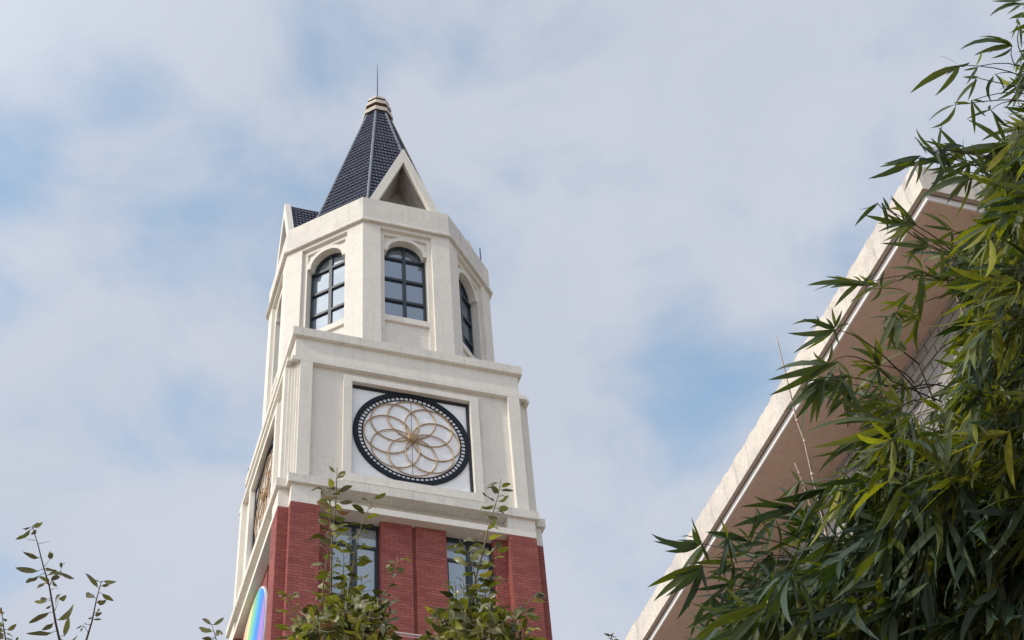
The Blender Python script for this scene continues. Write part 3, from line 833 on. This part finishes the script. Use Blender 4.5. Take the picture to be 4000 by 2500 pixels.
# fine twigs joining the fans to the body of each cane
HUB = {0: (4180, 420, 5.3), 1: (4060, 700, 5.3), 2: (3880, 1120, 5.4), 3: (3640, 1560, 5.2), 4: (3330, 2230, 5.1), 5: (4040, 2250, 4.9)}
for c in NODES:
    for nd, d in NODES[c]:
        h = HUB[c]; t = .55 + .2 * rng.random()
        e = (nd[0] + (h[0] - nd[0]) * t, nd[1] + (h[1] - nd[1]) * t - 20)
        d2 = d + (h[2] - d) * t
        a = Wn(*nd, d); q = Wn(*e, d2)
        if c >= 1:
            for _ in range(1 if c < 3 else 2):   # shorter fans along the twig
                u = rng.uniform(.15, .75); fx, fy = nd[0] + (e[0] - nd[0]) * u, nd[1] + (e[1] - nd[1]) * u + rng.normal(10, 25); fd = d + (d2 - d) * u
                b0 = Wn(fx, fy, fd); k_ = rng.integers(4, 7); an = rng.uniform(150, 235)
                for j_ in range(k_):
                    aa = R_(an + (j_ - (k_ - 1) / 2) * rng.uniform(16, 30)); LL = rng.uniform(85, 185)
                    bleaf(c, b0, Wn(fx + LL * math.cos(aa), fy - LL * math.sin(aa) * .9 + 15, fd + rng.normal(0, .05)), tint=tint_for(fx, fy), face=.8)
        BT[c].append((curve(a, q, [rng.normal(0, .02), rng.normal(0, .02), rng.normal(.006, .014)]), [.0014, .0016, .0018, .002, .0022, .0024, .0027]))
        BT[c].append((curve(q, Wn(h[0] + rng.normal(0, 60), h[1] + rng.normal(0, 90), h[2]), [rng.normal(0, .012), rng.normal(0, .012), rng.normal(.0, .012)]), [.002, .0022, .0024, .0026, .0028, .003, .0032]))

# the dense body: leaf fans on short twigs through the depth of the clump
POLY = [(4040, -200), (4000, 430), (3930, 560), (3880, 760), (3810, 900), (3770, 1050), (3800, 1230), (3760, 1400), (3650, 1500), (3480, 1590), (3420, 1760), (3300, 1850), (3180, 1900),
        (3130, 2010), (3330, 1990), (3370, 2060), (3190, 2140), (3050, 2200), (2950, 2250), (2880, 2400), (2800, 2560), (2780, 3100), (4700, 3100), (4700, -200)]
def inside(x, y):
    r = False; n = len(POLY)
    for i in range(n):
        x1, y1 = POLY[i]; x2, y2 = POLY[(i + 1) % n]
        if (y1 > y) != (y2 > y) and x < (x2 - x1) * (y - y1) / (y2 - y1) + x1: r = not r
    return r
HOLES = [(3610, 1390, 55), (3690, 1440, 40), (3620, 1540, 60), (3735, 1350, 32), (3560, 1620, 34), (3270, 2030, 70), (3150, 2140, 30), (3880, 1180, 24), (3700, 1600, 24), (3480, 1780, 22)]
def density(x, y):
    # thins upward where single sprays hang free
    if y < 420: return .2 if x < 4080 else .5
    if y < 620: return .7
    return 1.0
cnt = 0; tries = 0
while cnt < 4300 and tries < 120000:
    tries += 1
    x = rng.uniform(2750, 4650); y = rng.uniform(-200, 3000)
    if not inside(x, y) or rng.random() > density(x, y): continue
    if x > 4120 and rng.random() < .45: continue
    if y > 2620 and rng.random() < .5: continue
    if any(math.hypot(x - hx, y - hy) < hr * 2.0 for hx, hy, hr in HOLES) and rng.random() < .93: continue
    d = rng.uniform(4.6, 7.2) if rng.random() < .75 else rng.uniform(4.3, 4.9)
    c = 1 if y < 760 else 2 if y < 1250 else 3 if y < 1850 else (4 if x < 3520 else 5)
    if y < 380: c = 0
    base = Wn(x, y, d)
    # main direction of the twig: outwards to the left, hanging
    md = norm(-_CR * rng.uniform(.2, 1.1) + _CU * rng.normal(-.35, .45) + _CF * rng.normal(-.15, .6) + vn([0, 0, -.25]))
    k = rng.integers(4, 8); sidev = norm(np.cross(md, rng.normal(0, 1, 3)))
    tw = base - md * rng.uniform(.06, .14)
    BT[c].append((curve(tw, base, [0, 0, .006], 2), [.0016, .0013, .001]))
    tb = tint_for(x, y) + (rng.normal(0, .22) if y < 1900 else rng.normal(-.05, .12))  # low leaves tinted a further step darker, for shade
    for j in range(k):
        ang = (j - (k - 1) / 2) * rng.uniform(.24, .40)
        dv = norm(md * math.cos(ang) + sidev * math.sin(ang) + vn([0, 0, -.30]) + rng.normal(0, .12, 3))
        L = rng.uniform(.07, .165) if y < 1850 else rng.uniform(.09, .235)
        b0 = base - md * (.012 * abs(j - (k - 1) / 2))
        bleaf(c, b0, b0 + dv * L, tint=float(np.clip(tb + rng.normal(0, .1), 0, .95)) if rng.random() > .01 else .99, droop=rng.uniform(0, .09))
    cnt += 1
CANE = [('green bamboo cane with sparse leaf fans reaching into open sky in the top right corner', 0),
        ('bamboo cane whose leaves hang in front of the near corner of the white eave', 1),
        ('bamboo cane with yellow green leaves hanging across the upper half of the brown soffit', 2),
        ('bamboo cane with star shaped leaf fans crossing the eave beside the blue sky patch', 3),
        ('lowest bamboo cane, its leaf fans reaching farthest left across the foot of the eave', 4),
        ('shaded dark leafy bamboo cane filling the bottom right corner', 5)]
GRP = 'bamboo canes crowding the right side'
root_xy = [(2.95, 3.9), (2.75, 3.6), (2.6, 4.1), (2.35, 3.75), (1.9, 3.55), (2.5, 3.3)]
for lab, c in CANE:
    rx, ry = root_xy[c]
    o = empty('bamboo_cane', (rx, ry, GZ)); tag(o, lab, 'bamboo', GRP)
    h = HUB[c]; top = Wn(h[0], h[1], h[2] + .15)
    p0 = vn([rx, ry, GZ]); pts = []; nn_ = 26
    for i in range(nn_ + 1):
        t = i / nn_
        q = p0 * (1 - t) + top * t; q[2] = GZ + (top[2] - GZ) * (1 - (1 - t) ** 1.25)
        pts.append(q)
    rad = [.017 * (1 - .72 * i / nn_) * (1.12 if i % 2 == 0 else .97) for i in range(nn_ + 1)]
    build_tubes('culm', [(pts, rad)], M['culm'], o, 8)
    build_tubes('twig_sprays', BT[c], M['twig'], o, 4)
    BL[c].build('foliage', M['bleaf'], o)

# leafless pale shoots
def whip(label, path, r0, r1, ground):
    pts = [Wn(x, y, d) for x, y, d in path]; base = Vector(ground)
    o = empty('bare_bamboo_shoot', base); tag(o, label, 'bamboo', 'leafless pale bamboo shoots')
    full = [vn(ground)] + [vn(ground) * (1 - t) + vn(pts[0]) * t for t in (.35, .7)] + pts
    k = len(full); rs = [r0 + (r1 - r0) * i / (k - 1) for i in range(k)]
    build_tubes('culm', [(full, rs)], M['paleculm'], o, 6)
    nb = [(curve(p + vn([0, 0, -.008]), p + vn([0, 0, .008]), [0, 0, 0], 2), [r * 1.0, r * 1.5, r * 1.0]) for p, r in zip(full[3:-1], rs[3:-1])]
    build_tubes('joint', nb, M['paleculm'], o, 6)
whip('bare pale bamboo shoot rising longest, its tip alone against the blue sky', [(3300, 2500, 5.6), (3227, 2082, 5.5), (3200, 1960, 5.45), (3172, 1850, 5.4), (3142, 1720, 5.4), (3112, 1640, 5.4), (3088, 1540, 5.4), (3062, 1430, 5.4), (3043, 1355, 5.4), (3030, 1308, 5.4)], .0065, .0012, (2.2, 4.6, GZ))
whip('shorter bare pale bamboo shoot ending over the lower soffit', [(3290, 2500, 5.4), (3197, 2092, 5.3), (3170, 1990, 5.3), (3142, 1900, 5.3), (3120, 1845, 5.3), (3104, 1809, 5.3)], .006, .0013, (2.0, 4.4, GZ))
whip('pale bamboo shoot crossing the eave just below its near corner', [(3860, 1500, 5.7), (3790, 1290, 5.6), (3728, 1132, 5.5), (3690, 1060, 5.5), (3640, 985, 5.45), (3603, 940, 5.4), (3550, 890, 5.4), (3510, 850, 5.4), (3478, 818, 5.35), (3455, 800, 5.3)], .006, .0014, (3.3, 4.7, GZ))

# ------------------------------------------------------------------ leafy saplings along the bottom
def sapling(label, d, stems, explicit, masses, basepx, auto=True, seed=1):
    dark = .22 if not auto else 0; bark = M['twig'] if not auto else M['shoot']  # hand-placed shoots: backlit darkness put into leaf tint and bark colour
    r = np.random.default_rng(seed)
    bpos = Wn(basepx, 2560, d); gx, gy = bpos[0], bpos[1] + .05
    o = empty('sapling', (gx, gy, GZ)); tag(o, label, 'sapling', 'leafy saplings rising along the bottom')
    Lv = Leaves(SPROF, .30, .42); tb = []; mains = []
    px2m = d / FPX
    def sl(base, tip, w, tint=None, droop=None, face=0):
        tint = tint if tint is not None else float(np.clip(r.normal(.5 - dark, .26), 0, 1))
        nr = (-_CF * face + r.normal(0, .45, 3)) if face else vn([r.normal(0, .6), r.normal(-.2, .6), r.normal(.7, .5)])
        Lv.leaf(base, tip, w, r.uniform(-.04, .24) if droop is None else droop, nr, tint, r.normal(0, .10))
    for st in stems:
        pts = [Wn(x, y, d + .02 * math.sin(i * 1.3)) for i, (x, y) in enumerate(st['p'])]
        k = len(pts); r0 = st.get('r', 5) * px2m; rs = [r0 * (1 - .72 * i / (k - 1)) for i in range(k)]
        mains.append((pts, rs, st['p'][0][1]))
        if st.get('leaves', auto):
            # alternate leaves up the shoot
            seg = [np.linalg.norm(np.array(pts[i + 1]) - pts[i]) for i in range(k - 1)]; tot = sum(seg)
            s_ = .03 * tot; side = 1
            while s_ < tot:
                a = s_; i = 0
                while i < k - 2 and a > seg[i]: a -= seg[i]; i += 1
                p = pts[i] + (pts[i + 1] - pts[i]) * min(a / seg[i], 1); ax = norm(pts[i + 1] - pts[i])
                frac = s_ / tot
                out = norm(_CR * side * r.uniform(.5, 1) + _CF * r.normal(0, .6)); dv = norm(out + ax * r.uniform(-.1, .8) + vn([0, 0, -.25]))
                L = r.uniform(50, 94) * px2m * (1.0 - .35 * frac)
                pet = p + dv * 8 * px2m
                tb.append(([p, (p + pet) / 2, pet], [.9 * px2m] * 3))
                if r.random() < .18:   # a tiny side twig with buds instead of a leaf
                    q = p + dv * L * .8; tb.append((curve(p, q, [0, 0, .01], 3), [1.2 * px2m, 1 * px2m, .8 * px2m, .6 * px2m]))
                    for _ in range(3): b_ = p + (q - p) * r.uniform(.4, 1); sl(b_, b_ + norm(r.normal(0, 1, 3)) * 14 * px2m, 8 * px2m)
                else:
                    sl(pet, pet + dv * L, L * r.uniform(.30, .46))
                side = -side if r.random() < .8 else side
                s_ += r.uniform(13, 30) * px2m
    for bx_, tx, wd in explicit:
        b0 = Wn(*bx_, d); t0 = Wn(*tx, d + r.normal(0, .02)); sl(b0, t0, wd * 1.15 * px2m, droop=r.uniform(-.02, .14), face=1.0)
        allp = [(p_, q_) for pts, _, _ in mains for p_, q_ in zip(pts[:-1], pts[1:])]; best = None
        for p_, q_ in allp:
            e_ = np.array(q_) - p_; t_ = float(np.clip((b0 - p_) @ e_ / (e_ @ e_), 0, 1)); c_ = p_ + e_ * t_; g_ = np.linalg.norm(b0 - c_)
            if best is None or g_ < best[0]: best = (g_, c_)
        if best and .001 < best[0] < .06: tb.append((curve(best[1], b0 + (t0 - b0) * .04, [0, 0, .002], 2), [1.5 * px2m, 1.2 * px2m, 1.0 * px2m]))
    for (cx, cy, rx_, ry_, n) in masses:
        for _ in range(n):
            th = r.uniform(0, 2 * math.pi); rr = math.sqrt(r.random()); x = cx + rx_ * rr * math.cos(th); y = cy + ry_ * rr * math.sin(th)
            b0 = Wn(x, y, d + r.normal(0, .16)); dv = norm(r.normal(0, 1, 3) + _CU * .2)
            L = r.uniform(36, 80) * px2m
            if r.random() < .5: tb.append((curve(b0 - dv * L * .9, b0, [0, 0, -.01], 2), [1.6 * px2m, 1.3 * px2m, 1 * px2m]))
            sl(b0, b0 + dv * L, L * r.uniform(.28, .45))
    # trunk to the ground, every shoot a part of its own forking from it
    tp = Wn(basepx, 2620, d)
    trunk = [vn([gx, gy, GZ]), vn([gx, gy, GZ]) * .5 + tp * .5 + vn([.04, 0, 0]), tp]
    rad_t = max(.022, 10 * px2m)
    build_tubes('trunk', [(trunk, [rad_t * 1.5, rad_t, rad_t * .6])], M['twig'], o, 7)
    fork = trunk[1] + (tp - trunk[1]) * .6
    for pts, rs, y0 in mains:
        if y0 >= 2400:
            pts = curve(fork, pts[0], [0, 0, -.05], 4)[:-1] + pts; rs = [rad_t * .5, rad_t * .45, rad_t * .4, rs[0] * 1.1] + rs
        build_tubes('shoot', [(pts, rs)], bark, o, 6)
    if tb: build_tubes('twig_sprays', tb, bark, o, 5)
    Lv.build('foliage', M['sleaf'], o)
A = lambda x, y: (x / 2.52, 1900 + y / 2.52)
Bq = lambda x, y: (880 + x / 1.8333, 1800 + y / 1.8333)
def EL(f, L): return [(f(*a), f(*b), w) for a, b, w in L]
sapling('low sapling with one curled shoot cut by the left border', 6.6,
    [dict(p=[A(60, 1700), A(55, 1512), A(38, 1400), A(25, 1300), A(15, 1190)], r=4, leaves=False)],
    EL(A, [((45, 1240), (0, 1215), 14), ((20, 1260), (10, 1190), 10), ((80, 1415), (165, 1350), 16), ((50, 1440), (145, 1500), 12), ((0, 1440), (38, 1500), 22), ((30, 1380), (-30, 1340), 16), ((60, 1495), (130, 1500), 8), ((35, 1300), (60, 1330), 10), ((30, 1420), (-40, 1400), 20), ((150, 1530), (180, 1480), 10)]),
    [], 24, False, 3)
sapling('tall sapling with two dark leafy shoots standing alone against the sky at lower left', 6.6,
    [dict(p=[A(610, 1650), A(585, 1512), A(545, 1330), A(520, 1180), A(485, 980), A(430, 800), A(370, 560), A(320, 400)], r=6, leaves=False),
     dict(p=[A(820, 1650), A(850, 1512), A(905, 1330), A(950, 1110), A(1000, 930)], r=5, leaves=False),
     dict(p=[A(485, 980), A(530, 900), A(590, 850), A(615, 760)], r=2.2, leaves=False), dict(p=[A(370, 570), A(420, 555), A(498, 540)], r=1.4, leaves=False),
     dict(p=[A(345, 530), A(280, 525), A(232, 505)], r=1.3, leaves=False), dict(p=[A(435, 790), A(460, 760), A(495, 710)], r=1.5, leaves=False),
     dict(p=[A(500, 1020), A(540, 1000), A(585, 1003)], r=1.3, leaves=False), dict(p=[A(865, 1440), A(840, 1390), A(800, 1370), A(745, 1400)], r=1.4, leaves=False),
     dict(p=[A(535, 1225), A(560, 1180), A(580, 1110)], r=1.4, leaves=False)],
    EL(A, [((300, 425), (150, 520), 17), ((320, 385), (420, 350), 15), ((330, 405), (415, 372), 17), ((300, 400), (220, 412), 8), ((340, 480), (360, 425), 11), ((310, 460), (345, 470), 12),
     ((385, 705), (225, 640), 17), ((490, 715), (520, 655), 18), ((480, 700), (500, 640), 10), ((375, 835), (150, 800), 20), ((440, 810), (565, 828), 15), ((470, 875), (650, 882), 14), ((600, 845), (735, 910), 14),
     ((600, 800), (640, 760), 14), ((600, 800), (605, 745), 12), ((385, 880), (255, 950), 20), ((445, 950), (360, 1005), 14), ((500, 915), (592, 890), 18), ((520, 930), (565, 985), 11), ((430, 900), (480, 960), 16), ((440, 930), (380, 890), 12),
     ((465, 1130), (335, 1132), 13), ((465, 1110), (395, 1110), 16), ((505, 1170), (450, 1200), 8), ((545, 1220), (600, 1060), 15), ((580, 1110), (652, 1068), 18), ((490, 1238), (280, 1345), 19), ((570, 1318), (722, 1160), 20), ((525, 1345), (410, 1412), 18),
     ((515, 1440), (255, 1445), 19), ((630, 1480), (678, 1280), 19), ((690, 1520), (755, 1460), 10), ((430, 1520), (185, 1500), 10), ((600, 1500), (640, 1540), 10),
     ((965, 998), (840, 855), 16), ((1020, 935), (1150, 935), 14), ((1000, 980), (1084, 955), 12), ((985, 940), (915, 915), 5), ((935, 1095), (850, 1045), 22), ((1000, 1050), (1120, 1125), 17), ((955, 1145), (1047, 1115), 20), ((940, 1275), (1005, 1240), 15), ((950, 1250), (985, 1210), 14), ((920, 1312), (1002, 1308), 7), ((905, 1290), (868, 1300), 8), ((830, 1375), (800, 1435), 14), ((845, 1360), (840, 1340), 8), ((800, 1370), (750, 1400), 6)]),
    [], 265, False, 5)
sapling('small sapling tip with five oval leaves just left of the tower foot', 6.6,
    [dict(p=[A(2150, 1650), A(2130, 1512), A(2085, 1360)], r=3.2, leaves=False)],
    EL(A, [((2080, 1362), (1988, 1303), 13), ((2100, 1365), (2207, 1290), 13), ((2088, 1432), (1955, 1388), 21), ((2125, 1465), (2190, 1435), 20), ((2190, 1435), (2188, 1460), 8), ((2090, 1515), (1985, 1500), 14), ((2070, 1505), (2010, 1525), 20)]),
    [], 845, False, 6)
sapling('bushy sapling with several tall shoots in front of the left brick window', 7.2,
    [dict(p=[Bq(745, 1300), Bq(750, 1100), Bq(758, 900), Bq(762, 600), Bq(775, 460), Bq(790, 330), Bq(796, 180), Bq(801, 48)], r=5.5),
     dict(p=[Bq(690, 1250), Bq(700, 900), Bq(738, 640), Bq(752, 450), Bq(752, 240), Bq(735, 208), Bq(705, 206)], r=3.5),
     dict(p=[Bq(850, 1250), Bq(868, 1020), Bq(900, 850), Bq(925, 700), Bq(940, 600), Bq(975, 460), Bq(1010, 380), Bq(1070, 240)], r=4.5),
     dict(p=[Bq(925, 700), Bq(900, 620), Bq(885, 540), Bq(868, 490)], r=2.5),
     dict(p=[Bq(1020, 1300), Bq(1045, 1240), Bq(1090, 1080), Bq(1120, 980), Bq(1175, 880), Bq(1240, 720), Bq(1228, 685)], r=4),
     dict(p=[Bq(490, 1260), Bq(475, 1120), Bq(460, 1000), Bq(462, 930)], r=3),
     dict(p=[Bq(600, 1200), Bq(640, 1080), Bq(690, 1000), Bq(745, 950)], r=2.5),
     dict(p=[Bq(800, 1260), Bq(815, 1060), Bq(835, 900), Bq(850, 740), Bq(845, 610)], r=3.2),
     dict(p=[Bq(960, 1260), Bq(965, 1080), Bq(985, 940), Bq(970, 820)], r=3),
     dict(p=[Bq(1100, 1280), Bq(1140, 1150), Bq(1150, 1040), Bq(1185, 960)], r=2.6),
     dict(p=[Bq(560, 1270), Bq(570, 1130), Bq(545, 1040)], r=2.4)],
    EL(Bq, [((770, 190), (740, 125), 22), ((820, 225), (912, 180), 18), ((805, 120), (860, 75), 20), ((775, 335), (652, 292), 22), ((815, 300), (915, 292), 15), ((775, 270), (700, 272), 18), ((740, 400), (660, 375), 20), ((745, 450), (665, 420), 22), ((785, 420), (862, 415), 22), ((770, 580), (672, 560), 24),
        ((860, 900), (790, 895), 26), ((845, 900), (860, 870), 16), ((480, 1245), (318, 1235), 20), ((1225, 770), (1285, 785), 16), ((1160, 800), (1225, 770), 14), ((975, 470), (1035, 515), 18), ((455, 965), (380, 965), 14), ((470, 965), (520, 940), 14)]),
    [Bq(900, 1190) + (130, 90, 330), Bq(650, 1240) + (90, 60, 90), Bq(1060, 1200) + (60, 80, 110), Bq(930, 1040) + (75, 45, 75), Bq(700, 1100) + (70, 50, 35), Bq(800, 1400) + (250, 80, 200)], 1330, True, 7)
sapling('bushy sapling with yellow green shoots in front of the right brick window', 7.2,
    [dict(p=[Bq(1740, 1260), Bq(1765, 1040), Bq(1790, 850), Bq(1835, 690), Bq(1875, 510), Bq(1910, 390), Bq(1950, 270), Bq(1975, 130)], r=4.8),
     dict(p=[Bq(1800, 880), Bq(1760, 700), Bq(1700, 600), Bq(1670, 560)], r=2.5),
     dict(p=[Bq(1700, 1200), Bq(1710, 980), Bq(1700, 820)], r=3),
     dict(p=[Bq(1790, 945), Bq(1850, 890), Bq(1905, 850), Bq(1990, 870)], r=2.5),
     dict(p=[Bq(1860, 780), Bq(1910, 690), Bq(1950, 620)], r=2.3),
     dict(p=[Bq(1530, 1270), Bq(1570, 1140), Bq(1590, 1080), Bq(1612, 1000)], r=4),
     dict(p=[Bq(1500, 1250), Bq(1520, 1130), Bq(1540, 1090), Bq(1480, 1060)], r=2),
     dict(p=[Bq(1980, 1290), Bq(2060, 1170), Bq(2130, 1080), Bq(2205, 960)], r=4.5),
     dict(p=[Bq(1850, 1290), Bq(1880, 1160), Bq(1900, 1060)], r=3),
     dict(p=[Bq(1640, 1290), Bq(1700, 1120), Bq(1750, 1040)], r=3.2),
     dict(p=[Bq(1820, 1260), Bq(1840, 1100), Bq(1865, 960), Bq(1850, 850)], r=3),
     dict(p=[Bq(1660, 1250), Bq(1640, 1100), Bq(1655, 960), Bq(1640, 860)], r=2.6),
     dict(p=[Bq(2060, 1290), Bq(2050, 1180), Bq(2075, 1090), Bq(2060, 1030)], r=2.6)],
    EL(Bq, [((1950, 235), (1905, 175), 20), ((1975, 210), (2068, 215), 10), ((1955, 290), (2025, 245), 14), ((1955, 345), (2030, 345), 22), ((1925, 320), (1835, 335), 14), ((1690, 1100), (1588, 1045), 30), ((1700, 1100), (1690, 1060), 16), ((2200, 980), (2300, 985), 20), ((2190, 1000), (2290, 1010), 12),
        ((2160, 1100), (2270, 1120), 20), ((1690, 600), (1570, 620), 14), ((1700, 610), (1650, 660), 16), ((1740, 760), (1630, 700), 22), ((1880, 400), (1950, 410), 15), ((1930, 620), (1985, 600), 22), ((1960, 1110), (2080, 1080), 14), ((1790, 760), (1850, 760), 16)]),
    [Bq(1760, 1200) + (120, 60, 110), Bq(1990, 1220) + (95, 50, 75), Bq(1830, 1080) + (60, 45, 40), Bq(1560, 1220) + (50, 40, 25), Bq(1850, 1380) + (260, 60, 160)], 1890, True, 8)
sapling('tiny sapling tip at the foot of the eave on the bottom border', 6.8,
    [dict(p=[(2400, 2560), (2392, 2500), (2385, 2478)], r=2.6, leaves=False)],
    [((2385, 2484), (2358, 2474), 9), ((2387, 2482), (2410, 2488), 8), ((2392, 2500), (2372, 2492), 8), ((2392, 2505), (2420, 2502), 9), ((2390, 2490), (2398, 2472), 7), ((2398, 2530), (2440, 2515), 12)], [], 2395, False, 9)
